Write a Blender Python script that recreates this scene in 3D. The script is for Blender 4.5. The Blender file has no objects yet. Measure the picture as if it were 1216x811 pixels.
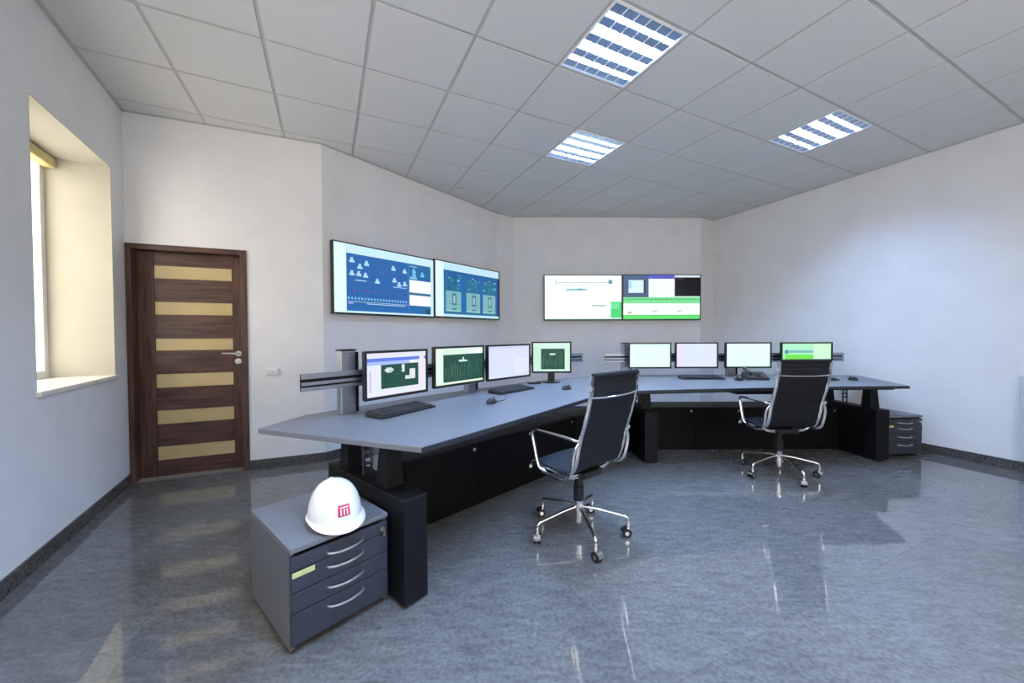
import bpy, bmesh, math, random
from mathutils import Vector, Matrix
random.seed(7)
PI = math.pi
S = bpy.context.scene
COL = S.collection

# ---------------------------------------------------------------- camera
CAM_H = 1.25
cam_data = bpy.data.cameras.new('camera')
cam_data.sensor_fit = 'HORIZONTAL'
cam_data.sensor_width = 36.0
cam_data.lens = 36.0 * 450.0 / 1216.0
cam_data.clip_start = 0.02
cam = bpy.data.objects.new('camera', cam_data)
COL.objects.link(cam)
PITCH, ROLL = 0.0195, -0.004
cam.matrix_world = (Matrix.Translation((0, 0, CAM_H))
                    @ Matrix.Rotation(PI / 2 - PITCH, 4, 'X') @ Matrix.Rotation(ROLL, 4, 'Z'))
S.camera = cam

# ---------------------------------------------------------------- sky, sun, exposure
SKY_COL, SKY_STR = (1.0, 0.905, 0.79), 5.8
world = bpy.data.worlds.new('sky')
S.world = world
world.use_nodes = True
bg = world.node_tree.nodes['Background']
bg.inputs[0].default_value = (*SKY_COL, 1)
bg.inputs[1].default_value = SKY_STR

# no direct sun reaches the room: daylight comes from the sky through the windows
S.view_settings.view_transform = 'Standard'
S.view_settings.look = 'None'
S.view_settings.gamma = 1.0
S.view_settings.use_curve_mapping = False
S.view_settings.exposure = 0.1
TUBE_STR = 560.0

# ---------------------------------------------------------------- materials
def lin(c):
    return tuple(((v / 255) / 12.92 if v / 255 <= 0.04045 else ((v / 255 + 0.055) / 1.055) ** 2.4) for v in c)

MATS = {}
def mat(name, col, rough=0.5, metal=0.0, spec=0.5, coat=0.0, emit=None, emit_str=1.0):
    if name in MATS:
        return MATS[name]
    m = bpy.data.materials.new(name)
    m.use_nodes = True
    b = m.node_tree.nodes['Principled BSDF']
    b.inputs['Base Color'].default_value = (*col, 1)
    b.inputs['Roughness'].default_value = rough
    b.inputs['Metallic'].default_value = metal
    b.inputs['Specular IOR Level'].default_value = spec
    b.inputs['Coat Weight'].default_value = coat
    if emit:
        b.inputs['Emission Color'].default_value = (*emit, 1)
        b.inputs['Emission Strength'].default_value = emit_str
    MATS[name] = m
    return m

def nodes(m):
    nt = m.node_tree
    return nt, nt.nodes['Principled BSDF']

def noisy(m, c0, c1, scale, detail=4, coords='Object', mapping=(1, 1, 1), rot=(0, 0, 0), bump=0.0, lo=0.35, hi=0.65, rough=None):
    """mix two colours by a noise texture; optional fine relief"""
    nt, b = nodes(m)
    tc = nt.nodes.new('ShaderNodeTexCoord'); mp = nt.nodes.new('ShaderNodeMapping')
    mp.inputs['Scale'].default_value = mapping; mp.inputs['Rotation'].default_value = rot
    nz = nt.nodes.new('ShaderNodeTexNoise'); nz.inputs['Scale'].default_value = scale; nz.inputs['Detail'].default_value = detail
    rp = nt.nodes.new('ShaderNodeValToRGB')
    rp.color_ramp.elements[0].position = lo; rp.color_ramp.elements[0].color = (*c0, 1)
    rp.color_ramp.elements[1].position = hi; rp.color_ramp.elements[1].color = (*c1, 1)
    nt.links.new(tc.outputs[coords], mp.inputs[0]); nt.links.new(mp.outputs[0], nz.inputs['Vector'])
    nt.links.new(nz.outputs[0], rp.inputs[0]); nt.links.new(rp.outputs[0], b.inputs['Base Color'])
    if bump:
        bp = nt.nodes.new('ShaderNodeBump'); bp.inputs['Strength'].default_value = bump; bp.inputs['Distance'].default_value = 0.002
        nt.links.new(nz.outputs[0], bp.inputs['Height']); nt.links.new(bp.outputs[0], b.inputs['Normal'])
    return m

TH = 0.45288
M_wall = noisy(mat('wall_paint', (.78, .78, .79), .75, spec=.25), (.74, .74, .75), (.78, .78, .785), 3.0, bump=0.03)
M_reveal = noisy(mat('reveal_plaster', (.8, .74, .55), .8, spec=.2), (.48, .46, .385), (.51, .49, .41), 4.0)
M_tile = noisy(mat('ceiling_tile_fibre', (.7, .69, .67), .9, spec=.15), (.65, .65, .64), (.69, .69, .68), 90.0, bump=0.05)
M_tbar = noisy(mat('ceiling_grid_metal', (.36, .36, .36), .6, spec=.3), (.47, .47, .47), (.51, .51, .51), 10)
M_base = noisy(mat('baseboard_granite', (.06, .06, .06), .25), (.035, .033, .032), (.10, .095, .09), 60, detail=6)
M_grout = noisy(mat('floor_grout', (.10, .10, .10), .6), (.14, .14, .14), (.18, .18, .18), 40)

def make_floor_mat():
    m = mat('polished_granite', (.2, .2, .2), .1, spec=.95)
    nt, b = nodes(m); L = nt.links
    tc = nt.nodes.new('ShaderNodeTexCoord')
    mp = nt.nodes.new('ShaderNodeMapping'); mp.inputs['Rotation'].default_value = (0, 0, 1.08); mp.inputs['Scale'].default_value = (1.0, 3.6, 1)
    L.new(tc.outputs['Object'], mp.inputs[0])
    n1 = nt.nodes.new('ShaderNodeTexNoise'); n1.inputs['Scale'].default_value = 7; n1.inputs['Detail'].default_value = 7; n1.inputs['Roughness'].default_value = .7
    L.new(mp.outputs[0], n1.inputs['Vector'])
    n2 = nt.nodes.new('ShaderNodeTexNoise'); n2.inputs['Scale'].default_value = 55; n2.inputs['Detail'].default_value = 4
    L.new(tc.outputs['Object'], n2.inputs['Vector'])
    r1 = nt.nodes.new('ShaderNodeValToRGB')
    r1.color_ramp.elements[0].position = .33; r1.color_ramp.elements[0].color = (.112, .109, .105, 1)
    r1.color_ramp.elements[1].position = .68; r1.color_ramp.elements[1].color = (.185, .180, .172, 1)
    L.new(n1.outputs[0], r1.inputs[0])
    r2 = nt.nodes.new('ShaderNodeValToRGB')
    r2.color_ramp.elements[0].position = .36; r2.color_ramp.elements[0].color = (.78, .78, .79, 1)
    r2.color_ramp.elements[1].position = .60; r2.color_ramp.elements[1].color = (1.08, 1.08, 1.07, 1)
    L.new(n2.outputs[0], r2.inputs[0])
    mx = nt.nodes.new('ShaderNodeMix'); mx.data_type = 'RGBA'; mx.blend_type = 'MULTIPLY'; mx.inputs[0].default_value = 1
    L.new(r1.outputs[0], mx.inputs[6]); L.new(r2.outputs[0], mx.inputs[7])
    oi = nt.nodes.new('ShaderNodeObjectInfo')
    mr = nt.nodes.new('ShaderNodeMapRange'); mr.inputs[3].default_value = .93; mr.inputs[4].default_value = 1.07
    L.new(oi.outputs['Random'], mr.inputs[0])
    mx2 = nt.nodes.new('ShaderNodeMix'); mx2.data_type = 'RGBA'; mx2.blend_type = 'MULTIPLY'; mx2.inputs[0].default_value = 1
    L.new(mx.outputs[2], mx2.inputs[6]); L.new(mr.outputs[0], mx2.inputs[7])
    L.new(mx2.outputs[2], b.inputs['Base Color'])
    b.inputs['Roughness'].default_value = .03
    return m
M_floor = make_floor_mat()

def wood(name, axis):
    m = mat(name, (.1, .06, .04), .38, spec=.4)
    sc = (1.2, 14, 14) if axis == 'x' else (14, 14, 1.2)
    return noisy(m, lin((56, 37, 32)), lin((100, 72, 61)), 2.6, detail=6, mapping=sc, bump=0.02, lo=.3, hi=.7)
M_wood_h, M_wood_v = wood('walnut_grain_across', 'x'), wood('walnut_grain_upright', 'z')
M_dglass = noisy(mat('frosted_door_glass', (.6, .5, .3), .25, spec=.5), lin((192, 170, 120)), lin((200, 180, 134)), 3)

M_desk = noisy(mat('grey_laminate_top', (.1, .1, .1), .42, spec=.45), lin((108, 110, 116)), lin((114, 116, 122)), 120, bump=.02)
M_black = noisy(mat('black_powder_coat', (.012, .012, .014), .5, spec=.2), (.0045, .0045, .006), (.0075, .0075, .0095), 60)
M_black2 = noisy(mat('black_base_panel', (.01, .01, .012), .5, spec=.15), (.003, .003, .004), (.005, .005, .006), 30)
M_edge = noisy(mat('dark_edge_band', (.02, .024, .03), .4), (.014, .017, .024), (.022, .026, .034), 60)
M_grey = noisy(mat('charcoal_laminate', (.07, .07, .075), .45, spec=.4), lin((98, 98, 103)), lin((104, 104, 109)), 120)
M_greyf = noisy(mat('slate_drawer_front', (.06, .065, .08), .42, spec=.4), lin((52, 56, 67)), lin((57, 61, 72)), 120)
M_chrome = noisy(mat('polished_chrome', (.8, .8, .82), .12, metal=1.0), (.78, .78, .80), (.84, .84, .86), 8)
M_alu = noisy(mat('brushed_aluminium', (.6, .62, .66), .35, metal=.9), (.30, .33, .38), (.38, .41, .46), 14, mapping=(1, 1, 12))
M_steel = noisy(mat('satin_steel', (.6, .6, .6), .3, metal=1.0), (.66, .64, .62), (.74, .72, .70), 20)
M_dsteel = noisy(mat('dark_steel', (.1, .1, .1), .35, metal=1.0), (.10, .10, .11), (.16, .16, .17), 20)
M_mesh = noisy(mat('black_sling_fabric', (.012, .013, .017), .6, spec=.25), (.005, .006, .009), (.010, .011, .015), 260, bump=.15)
M_plastic = noisy(mat('black_plastic', (.012, .012, .013), .35, spec=.4), (.011, .011, .012), (.015, .015, .016), 50)
M_key = noisy(mat('dark_key_plastic', (.03, .03, .032), .5, spec=.3), (.026, .026, .028), (.036, .036, .038), 90)
M_white = noisy(mat('white_plastic', (.78, .78, .78), .4), (.76, .76, .76), (.80, .80, .80), 20)
M_helmet = noisy(mat('white_helmet_shell', (.85, .86, .86), .22, spec=.5), (.85, .86, .86), (.89, .90, .90), 6)
M_red = noisy(mat('red_print', (.5, .03, .06), .4), (.50, .03, .07), (.58, .04, .09), 30)
M_sticker = noisy(mat('green_sticker', (.4, .45, .12), .5), lin((196, 204, 136)), lin((206, 212, 150)), 40)
M_frame_w = noisy(mat('white_window_frame', (.8, .8, .78), .35), (.78, .78, .75), (.82, .82, .79), 12)
M_blind = noisy(mat('yellow_blind', (.6, .5, .2), .7), (.62, .52, .22), (.70, .60, .30), 30)
M_louvre = noisy(mat('louvre_painted_reflection', (.75, .8, .88), .22, metal=.85), (.45, .62, .92), (.52, .70, .98), 25)  # blue in the metal colour stands in for reflections in the louvre cells
M_lamp_in = noisy(mat('lamp_white_enamel', (.85, .86, .88), .5), (.84, .85, .87), (.87, .88, .90), 15)
M_tube = mat('fluorescent_tube', (.9, .9, .9), .4, emit=(.38, .60, 1.0), emit_str=TUBE_STR)
M_rad = noisy(mat('pale_grey_enamel', (.5, .53, .58), .4), (.50, .53, .58), (.54, .57, .62), 12)

def make_pane():
    m = bpy.data.materials.new('window_glass'); m.use_nodes = True
    nt = m.node_tree; nt.nodes.clear()
    o = nt.nodes.new('ShaderNodeOutputMaterial'); mx = nt.nodes.new('ShaderNodeMixShader')
    t = nt.nodes.new('ShaderNodeBsdfTransparent'); g = nt.nodes.new('ShaderNodeBsdfGlossy')
    t.inputs[0].default_value = (.96, .97, .97, 1); g.inputs['Roughness'].default_value = .03
    mx.inputs[0].default_value = .06
    nt.links.new(t.outputs[0], mx.inputs[1]); nt.links.new(g.outputs[0], mx.inputs[2]); nt.links.new(mx.outputs[0], o.inputs[0])
    return m
M_pane = make_pane()

EMITS = {}
def screen_mat(rgb):
    if rgb not in EMITS:
        m = bpy.data.materials.new('screen_glow'); m.use_nodes = True
        b = m.node_tree.nodes['Principled BSDF']
        b.inputs['Base Color'].default_value = (.01, .01, .01, 1); b.inputs['Roughness'].default_value = .35
        b.inputs['Specular IOR Level'].default_value = .25
        b.inputs['Emission Color'].default_value = (*lin(rgb), 1); b.inputs['Emission Strength'].default_value = 1.0
        EMITS[rgb] = m
    return EMITS[rgb]

# ---------------------------------------------------------------- mesh helpers
class MB:
    def __init__(self):
        self.v, self.f, self.m = [], [], []
    def add(self, vs, fs, mi=0):
        o = len(self.v); self.v += [tuple(p) for p in vs]
        self.f += [tuple(i + o for i in f) for f in fs]; self.m += [mi] * len(fs); return self
    def box(self, c, s, rot=None, mi=0):
        hx, hy, hz = s[0] / 2, s[1] / 2, s[2] / 2
        P = [Vector((x * hx, y * hy, z * hz)) for z in (-1, 1) for y in (-1, 1) for x in (-1, 1)]
        if rot is not None: P = [rot @ p for p in P]
        P = [p + Vector(c) for p in P]
        return self.add(P, [(0, 2, 3, 1), (4, 5, 7, 6), (0, 1, 5, 4), (2, 6, 7, 3), (0, 4, 6, 2), (1, 3, 7, 5)], mi)
    def box2(self, a, b, mi=0):
        return self.box([(a[i] + b[i]) / 2 for i in range(3)], [abs(b[i] - a[i]) for i in range(3)], None, mi)
    def prism(self, poly, z0, z1, mi=0):
        n = len(poly)
        if sum(poly[i][0] * poly[(i + 1) % n][1] - poly[(i + 1) % n][0] * poly[i][1] for i in range(n)) < 0: poly = poly[::-1]
        vs = [(p[0], p[1], z0) for p in poly] + [(p[0], p[1], z1) for p in poly]
        fs = [tuple(range(n - 1, -1, -1)), tuple(range(n, 2 * n))] + [(i, (i + 1) % n, n + (i + 1) % n, n + i) for i in range(n)]
        return self.add(vs, fs, mi)
    def tube(self, path, r, seg=10, mi=0, closed=False, flat=None):
        """sweep a circle (or ellipse) along a path; flat=(r_up, r_side) gives an ellipse"""
        path = [Vector(p) for p in path]; n = len(path); rings = []
        up = None
        for i in range(n):
            if closed: t = path[(i + 1) % n] - path[i - 1]
            else: t = path[min(i + 1, n - 1)] - path[max(i - 1, 0)]
            t.normalize()
            if up is None:
                a = Vector((0, 0, 1)) if abs(t.z) < .9 else Vector((1, 0, 0)); u = t.cross(a).normalized()
            else:
                u = (up - t * up.dot(t)).normalized()
            up = u; w = t.cross(u)
            rr = r[i] if isinstance(r, (list, tuple)) else r
            ra, rb = (rr, rr) if flat is None else flat
            rings.append([path[i] + u * (math.cos(2 * PI * k / seg) * ra) + w * (math.sin(2 * PI * k / seg) * rb) for k in range(seg)])
        vs = [p for g in rings for p in g]; fs = []
        for i in range(n if closed else n - 1):
            j = (i + 1) % n
            for k in range(seg):
                l = (k + 1) % seg; fs.append((i * seg + k, i * seg + l, j * seg + l, j * seg + k))
        if not closed:
            fs.append(tuple(range(seg - 1, -1, -1))); fs.append(tuple((n - 1) * seg + k for k in range(seg)))
        return self.add(vs, fs, mi)
    def cyl(self, a, b, r, seg=16, mi=0):
        return self.tube([a, b], r, seg, mi)
    def lathe(self, prof, c=(0, 0, 0), seg=20, mi=0):
        vs, fs = [], []; n = len(prof)
        for r, z in prof:
            for k in range(seg):
                t = 2 * PI * k / seg; vs.append((c[0] + r * math.cos(t), c[1] + r * math.sin(t), c[2] + z))
        for i in range(n - 1):
            for k in range(seg):
                l = (k + 1) % seg; fs.append((i * seg + k, i * seg + l, (i + 1) * seg + l, (i + 1) * seg + k))
        fs.append(tuple(range(seg - 1, -1, -1))); fs.append(tuple((n - 1) * seg + k for k in range(seg)))
        return self.add(vs, fs, mi)
    def build(self, name, mats, parent=None, smooth=False, bevel=0.0, seg=2, sharp=40):
        me = bpy.data.meshes.new(name); me.from_pydata(self.v, [], self.f)
        for mm in (mats if isinstance(mats, (list, tuple)) else [mats]): me.materials.append(mm)
        for p, k in zip(me.polygons, self.m): p.material_index = k
        bm = bmesh.new(); bm.from_mesh(me); bmesh.ops.recalc_face_normals(bm, faces=bm.faces); bm.to_mesh(me); bm.free()
        if smooth:
            for p in me.polygons: p.use_smooth = True
            me.set_sharp_from_angle(angle=math.radians(sharp))
        me.update()
        o = bpy.data.objects.new(name, me); COL.objects.link(o)
        if parent is not None: o.parent = parent
        if bevel:
            b = o.modifiers.new('bevel', 'BEVEL'); b.width = bevel; b.segments = seg; b.limit_method = 'ANGLE'; b.angle_limit = math.radians(35)
        return o

def tag(o, label, cat, group=None):
    o['label'] = label; o['category'] = cat
    if group: o['group'] = group
    return o
def struct(o): o['kind'] = 'structure'; return o
def thing(name, label, cat, loc=(0, 0, 0), rz=0, group=None):
    o = bpy.data.objects.new(name, None); o.empty_display_size = .05; COL.objects.link(o)
    o.location = loc; o.rotation_euler = (0, 0, rz)
    return tag(o, label, cat, group)
def share(name, src, parent, M):
    """another object on the same mesh data"""
    o = bpy.data.objects.new(name, src.data); COL.objects.link(o); o.parent = parent; o.matrix_local = M
    for md in src.modifiers:
        k = o.modifiers.new(md.name, md.type)
        if md.type == 'BEVEL': k.width, k.segments, k.limit_method, k.angle_limit = md.width, md.segments, md.limit_method, md.angle_limit
    return o
def copy_tree(o, parent=None):
    c = o.copy(); COL.objects.link(c); c.parent = parent
    for ch in list(o.children): copy_tree(ch, c)
    return c
RZ = lambda a: Matrix.Rotation(a, 4, 'Z')
T = lambda *p: Matrix.Translation(p)
def smooth_path(pts, n=6):
    """Catmull-Rom through points"""
    P = [Vector(p) for p in pts]; out = []
    for i in range(len(P) - 1):
        a, b, c, d = P[max(i - 1, 0)], P[i], P[i + 1], P[min(i + 2, len(P) - 1)]
        for k in range(n):
            t = k / n
            out.append(.5 * ((2 * b) + (c - a) * t + (2 * a - 5 * b + 4 * c - d) * t * t + (3 * b - a - 3 * c + d) * t ** 3))
    out.append(P[-1]); return out

# ================================================================ ROOM
CEIL = 3.1185
ROOM = [(-3.2225, 3.17), (-1.855, 3.733), (-.232, 5.866), (.03, 6.06), (3.045, 6.13), (3.356, 6.302), (5.49, 1.14), (-.445, -1.75)]
NAMES = ['wall_far_left', 'wall_angled', 'wall_corner_left', 'wall_far', 'wall_corner_right', 'wall_right', 'wall_rear', 'wall_left']
THICK = [.2, .2, .2, .2, .2, .2, .42, .42]
N = len(ROOM)
def edge(i):
    a, b = Vector(ROOM[i]), Vector(ROOM[(i + 1) % N]); d = (b - a).normalized(); return a, b, d, Vector((-d.y, d.x))   # outward normal (clockwise room)
def offset_pt(i):
    a0, b0, d0, n0 = edge((i - 1) % N); a1, b1, d1, n1 = edge(i)
    p, q = a0 + n0 * THICK[(i - 1) % N], a1 + n1 * THICK[i]
    cr = d0.x * d1.y - d0.y * d1.x
    t = ((q - p).x * d1.y - (q - p).y * d1.x) / cr
    return p + d0 * t
OUT = [offset_pt(i) for i in range(N)]
TOP = CEIL + .12
WIN_S = [(.24, 1.27), (2.05, 3.08), (3.90, 4.93)]         # windows along the left wall, measured from its far corner
REAR_S = [(.4, 2.7), (3.0, 5.3)]                      # two unseen rear windows added to light the far walls, measured from the window-wall corner
WIN_Z = (.925, 2.56)
DOOR_S, DOOR_H = (.004, .852), 2.025

def wall_frame(i, origin_end=False):
    """matrix of wall i: x along the wall, y outward, z up; origin at the first inner corner (or the second)"""
    a, b, d, n = edge(i)
    if origin_end: a, d = b, -d
    return Matrix(((d.x, n.x, 0, a.x), (d.y, n.y, 0, a.y), (0, 0, 1, 0), (0, 0, 0, 1)))

for i in range(N):
    a, b, d, n = edge(i); t = THICK[i]
    mb = MB()
    if NAMES[i] in ('wall_left', 'wall_rear'):
        F = wall_frame(i, True); L = (b - a).length
        # outer ends of the mitred wall in wall coordinates
        q0 = F.inverted() @ Vector((*OUT[0], 0)); q1 = F.inverted() @ Vector((*OUT[N - 1], 0))
        W = MB()
        z0, z1 = WIN_Z
        W.box2((0, 0, z1), (L, t, TOP)); W.box2((0, 0, 0), (L, t, z0))
        s = 0
        for (u, v) in (WIN_S if NAMES[i] == 'wall_left' else REAR_S) + [(L, L)]:
            W.box2((s, 0, z0), (u, t, z1)); s = v
        mb.add([F @ Vector(p) for p in W.v], W.f)
        o = mb.build(NAMES[i], M_wall)
    elif NAMES[i] == 'wall_far_left':
        F = wall_frame(i); L = (b - a).length
        W = MB(); W.box2((0, 0, DOOR_H), (L, t, TOP)); W.box2((DOOR_S[1], 0, 0), (L, t, DOOR_H)); W.box2((-.02, 0, 0), (DOOR_S[0], t, DOOR_H))
        W.box2((DOOR_S[0], t - .03, 0), (DOOR_S[1], t, DOOR_H))
        mb.add([F @ Vector(p) for p in W.v], W.f); o = mb.build(NAMES[i], M_wall)
    else:
        mb.prism([ROOM[i], ROOM[(i + 1) % N], OUT[(i + 1) % N], OUT[i]], 0, TOP); o = mb.build(NAMES[i], M_wall)
    struct(o)

# cream reveal linings, sills, sashes of the three windows in the left wall
FL = wall_frame(7, True)
FB = wall_frame(6, True); LB = (Vector(ROOM[7]) - Vector(ROOM[6])).length
for k, (FW, u, v) in enumerate([(FL, a, b) for a, b in WIN_S] + [(FB, a, b) for a, b in REAR_S]):
    w = bpy.data.objects.new('window_%d' % (k + 1), None); COL.objects.link(w); w.matrix_world = FW @ T(u, 0, WIN_Z[0]); struct(w)
    W, Hh, D = v - u, WIN_Z[1] - WIN_Z[0], .36
    e = .006
    MB().box2((0, .0, 0), (e, D, Hh)).build('reveal', M_reveal, w)
    MB().box2((W - e, .0, 0), (W, D, Hh)).build('reveal', M_reveal, w)
    MB().box2((e, .0, Hh - e), (W - e, D, Hh)).build('reveal', M_reveal, w)
    MB().box2((-.0, -.018, -.012), (W, D, .018)).build('window_sill', M_frame_w, w, bevel=.004)
    f = MB()
    f.box2((0, D - .01, 0), (.06, D + .05, Hh)); f.box2((W - .06, D - .01, 0), (W, D + .05, Hh))
    f.box2((.06, D - .01, Hh - .06), (W - .06, D + .05, Hh)); f.box2((.06, D - .01, .018), (W - .06, D + .05, .075)); f.box2((W / 2 - .035, D - .01, .075), (W / 2 + .035, D + .05, Hh - .06))
    f.build('window_frame', M_frame_w, w, bevel=.004)
    for a0, a1 in ((.06, W / 2 - .035), (W / 2 + .035, W - .06)):
        MB().box2((a0, D + .015, .075), (a1, D + .021, Hh - .06)).build('pane', M_pane, w)
    h = MB(); h.box2((W / 2 - .012, D - .02, .70), (W / 2 + .012, D - .01, .78)); h.tube([(W / 2, D - .015, .74), (W / 2, D - .045, .74), (W / 2, D - .045, .64)], .008, 8)
    h.build('window_handle', M_steel, w, smooth=True)
    MB().box2((.01, D - .075, Hh - .085), (W - .01, D - .012, Hh - .012)).build('blind_box', M_blind, w, bevel=.01)
    p = bpy.data.lights.new('daylight_portal', 'AREA'); p.shape = 'RECTANGLE'; p.size = W; p.size_y = Hh; p.cycles.is_portal = True
    po = bpy.data.objects.new('daylight_portal', p); COL.objects.link(po)
    c = FW @ Vector((u + W / 2, .43, WIN_Z[0] + Hh / 2)); inw = -(FW.to_3x3() @ Vector((0, 1, 0)))
    po.location = c; po.rotation_euler = inw.to_track_quat('-Z', 'Z').to_euler()

# floor: concrete bed + polished granite slabs
def clip_cell(cell, poly):
    """part of polygon poly inside the convex counter-clockwise cell"""
    out = list(poly)
    for k in range(len(cell)):
        a, b = cell[k], cell[(k + 1) % len(cell)]; e = b - a; src, out = out, []
        side = lambda p: e.x * (p.y - a.y) - e.y * (p.x - a.x)
        for j in range(len(src)):
            p, q = src[j], src[(j + 1) % len(src)]; sp, sq = side(p), side(q)
            if sp >= 0: out.append(p)
            if (sp > 0 and sq < 0) or (sp < 0 and sq > 0): out.append(p + (q - p) * (sp / (sp - sq)))
        if len(out) < 3: return []
    clean = []
    for p in out:
        if not clean or (p - clean[-1]).length > 1e-4: clean.append(p)
    if len(clean) > 1 and (clean[0] - clean[-1]).length < 1e-4: clean.pop()
    ar = sum(clean[i].x * clean[(i + 1) % len(clean)].y - clean[(i + 1) % len(clean)].x * clean[i].y for i in range(len(clean))) / 2
    return clean if len(clean) >= 3 and abs(ar) > .0006 else []
RP = [Vector(p) for p in ROOM][::-1]          # counter-clockwise
A_, B_ = Vector((math.cos(TH), math.sin(TH))), Vector((math.sin(TH), -math.cos(TH)))
O_ = Vector((-2.6256, 3.2393))
def cell(i, j, g, pitch=.6, org=O_):
    c0, c1 = i * pitch + g, (i + 1) * pitch - g; r0, r1 = j * pitch + g, (j + 1) * pitch - g
    return [org + A_ * c0 + B_ * r1, org + A_ * c1 + B_ * r1, org + A_ * c1 + B_ * r0, org + A_ * c0 + B_ * r0]
floor = struct(MB().prism(OUT, -.12, -.012).build('floor', M_grout))
FO = O_ + A_ * .21 + B_ * .12
for i in range(-6, 16):
    for j in range(-8, 16):
        pl = clip_cell(cell(i, j, .0004, .6, FO), RP)
        if pl: MB().prism([tuple(p) for p in pl], -.0119, 0).build('floor_slab', M_floor, floor)

# ceiling: plenum board, T-bar runners, mineral-fibre tiles
ceiling = struct(MB().prism(OUT, CEIL + .125, CEIL + .2).build('ceiling', M_tbar))
LAMPS = [(4, 3), (5, 1), (8, 3), (2, 5), (3, 6)]  # last two are unseen lamps added to brighten the near floor and cabinet
for i in range(-5, 15):
    for j in range(-8, 15):
        if (i, j) in LAMPS: continue
        pl = clip_cell(cell(i, j, .0115), RP)
        if pl: MB().prism([tuple(p) for p in pl], CEIL - .005, CEIL + .012).build('ceiling_tile', M_tile, ceiling)
def strip(org, d, n, half):
    return [org + d * -9 - n * half, org + d * 14 - n * half, org + d * 14 + n * half, org + d * -9 + n * half]
for i in range(-5, 16):
    c = strip(O_ + A_ * (i * .6), B_, A_, .012)
    c = c if (c[1] - c[0]).x * (c[2] - c[1]).y - (c[1] - c[0]).y * (c[2] - c[1]).x > 0 else c[::-1]
    pl = clip_cell(c, RP)
    if pl: MB().prism([tuple(p) for p in pl], CEIL, CEIL + .03).build('ceiling_runner', M_tbar, ceiling)
for j in range(-8, 16):
    for i in range(-5, 15):
        c = [O_ + A_ * (i * .6 + .012) + B_ * (j * .6 + .012), O_ + A_ * ((i + 1) * .6 - .012) + B_ * (j * .6 + .012), O_ + A_ * ((i + 1) * .6 - .012) + B_ * (j * .6 - .012), O_ + A_ * (i * .6 + .012) + B_ * (j * .6 - .012)]
        pl = clip_cell(c, RP)
        if pl: MB().prism([tuple(p) for p in pl], CEIL, CEIL + .03).build('ceiling_crossbar', M_tbar, ceiling)

# wall-angle trims under the ceiling, stone baseboards
def along(i, s0, s1, depth, z0, z1):
    a, b, d, n = edge(i); L = (b - a).length; s1 = L if s1 is None else s1
    p, q = a + d * s0, a + d * s1
    m0 = depth if s0 == 0 else 0
    return [tuple(p), tuple(q), tuple(q - n * depth), tuple(p - n * depth)], z0, z1
for i in range(N):
    poly, z0, z1 = along(i, .0, None, .022, CEIL - .012, CEIL - .0055)
    struct(MB().prism(poly, z0, z1).build('trim_%d' % (i + 1), M_tbar))
for i, nm in enumerate(NAMES):
    s0 = DOOR_S[1] + .002 if nm == 'wall_far_left' else 0
    poly, z0, z1 = along(i, s0, None, .014, 0.0, .088)
    struct(MB().prism(poly, .0, z1).build(nm.replace('wall', 'baseboard'), M_base, bevel=.002))

# ---------------------------------------------------------------- door in the far-left wall
FD = wall_frame(0)
door = bpy.data.objects.new('door_1', None); COL.objects.link(door); door.matrix_world = FD; struct(door)
d0, d1 = DOOR_S; REC = .08
MB().box2((d0, -.012, 0), (d0 + .035, .16, DOOR_H)).build('door_jamb', M_wood_v, door, bevel=.003)
MB().box2((d1 - .05, -.012, 0), (d1, .16, DOOR_H)).build('door_jamb', M_wood_v, door, bevel=.003)
MB().box2((d0 + .035, -.012, DOOR_H - .045), (d1 - .05, .16, DOOR_H)).build('door_head', M_wood_h, door, bevel=.003)
leaf = bpy.data.objects.new('door_leaf', None); COL.objects.link(leaf); leaf.parent = door; leaf['label'] = 'walnut door leaf with six frosted panes'
lx0, lx1, lt = d0 + .038, d1 - .053, .04
MB().box2((lx0, REC, .008), (.153, REC + lt, DOOR_H - .048)).build('stile', M_wood_v, leaf, bevel=.002)
MB().box2((.716, REC, .008), (lx1, REC + lt, DOOR_H - .048)).build('stile', M_wood_v, leaf, bevel=.002)
GZ = [(1.863, 1.750), (1.546, 1.433), (1.222, 1.116), (.911, .790), (.590, .468), (.272, .150)]
zs = [DOOR_H - .048] + [q for g in GZ for q in g] + [.008]
for k in range(0, len(zs), 2):
    MB().box2((.154, REC + .003, zs[k + 1]), (.715, REC + lt - .003, zs[k])).build('rail', M_wood_h, leaf, bevel=.002)
for a, b in GZ:
    MB().box2((.154, REC + .012, b + .001), (.715, REC + .022, a - .001)).build('glass_panel', M_dglass, leaf)
h = MB(); h.cyl((.760, REC, 1.078), (.760, REC - .012, 1.078), .026, 20); h.tube([(.760, REC - .01, 1.078), (.760, REC - .05, 1.078), (.745, REC - .056, 1.08), (.645, REC - .056, 1.085)], .010, 10)
h.build('door_handle', M_steel, leaf, smooth=True)
MB().lathe([(.026, 0), (.026, .010), (.012, .012)], seg=20).build('keyhole_rosette', M_steel, leaf, smooth=True).matrix_local = T(.757, REC, 1.008) @ Matrix.Rotation(PI / 2, 4, 'X')

# wall socket beside the door
so = thing('wall_socket', 'small white wall socket beside the walnut door', 'socket')
so.matrix_world = FD @ T(1.04, 0, .905)
MB().box2((-.05, -.012, -.036), (.05, 0, .036)).build('socket_plate', M_white, so, bevel=.004)
for x in (-.024, .024):
    MB().lathe([(.019, 0), (.019, .016), (.015, .016), (.014, .006), (.001, .006)], seg=18).build('socket_insert', M_white, so, smooth=True).matrix_local = T(x, -.004, 0) @ Matrix.Rotation(PI / 2, 4, 'X')

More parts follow.
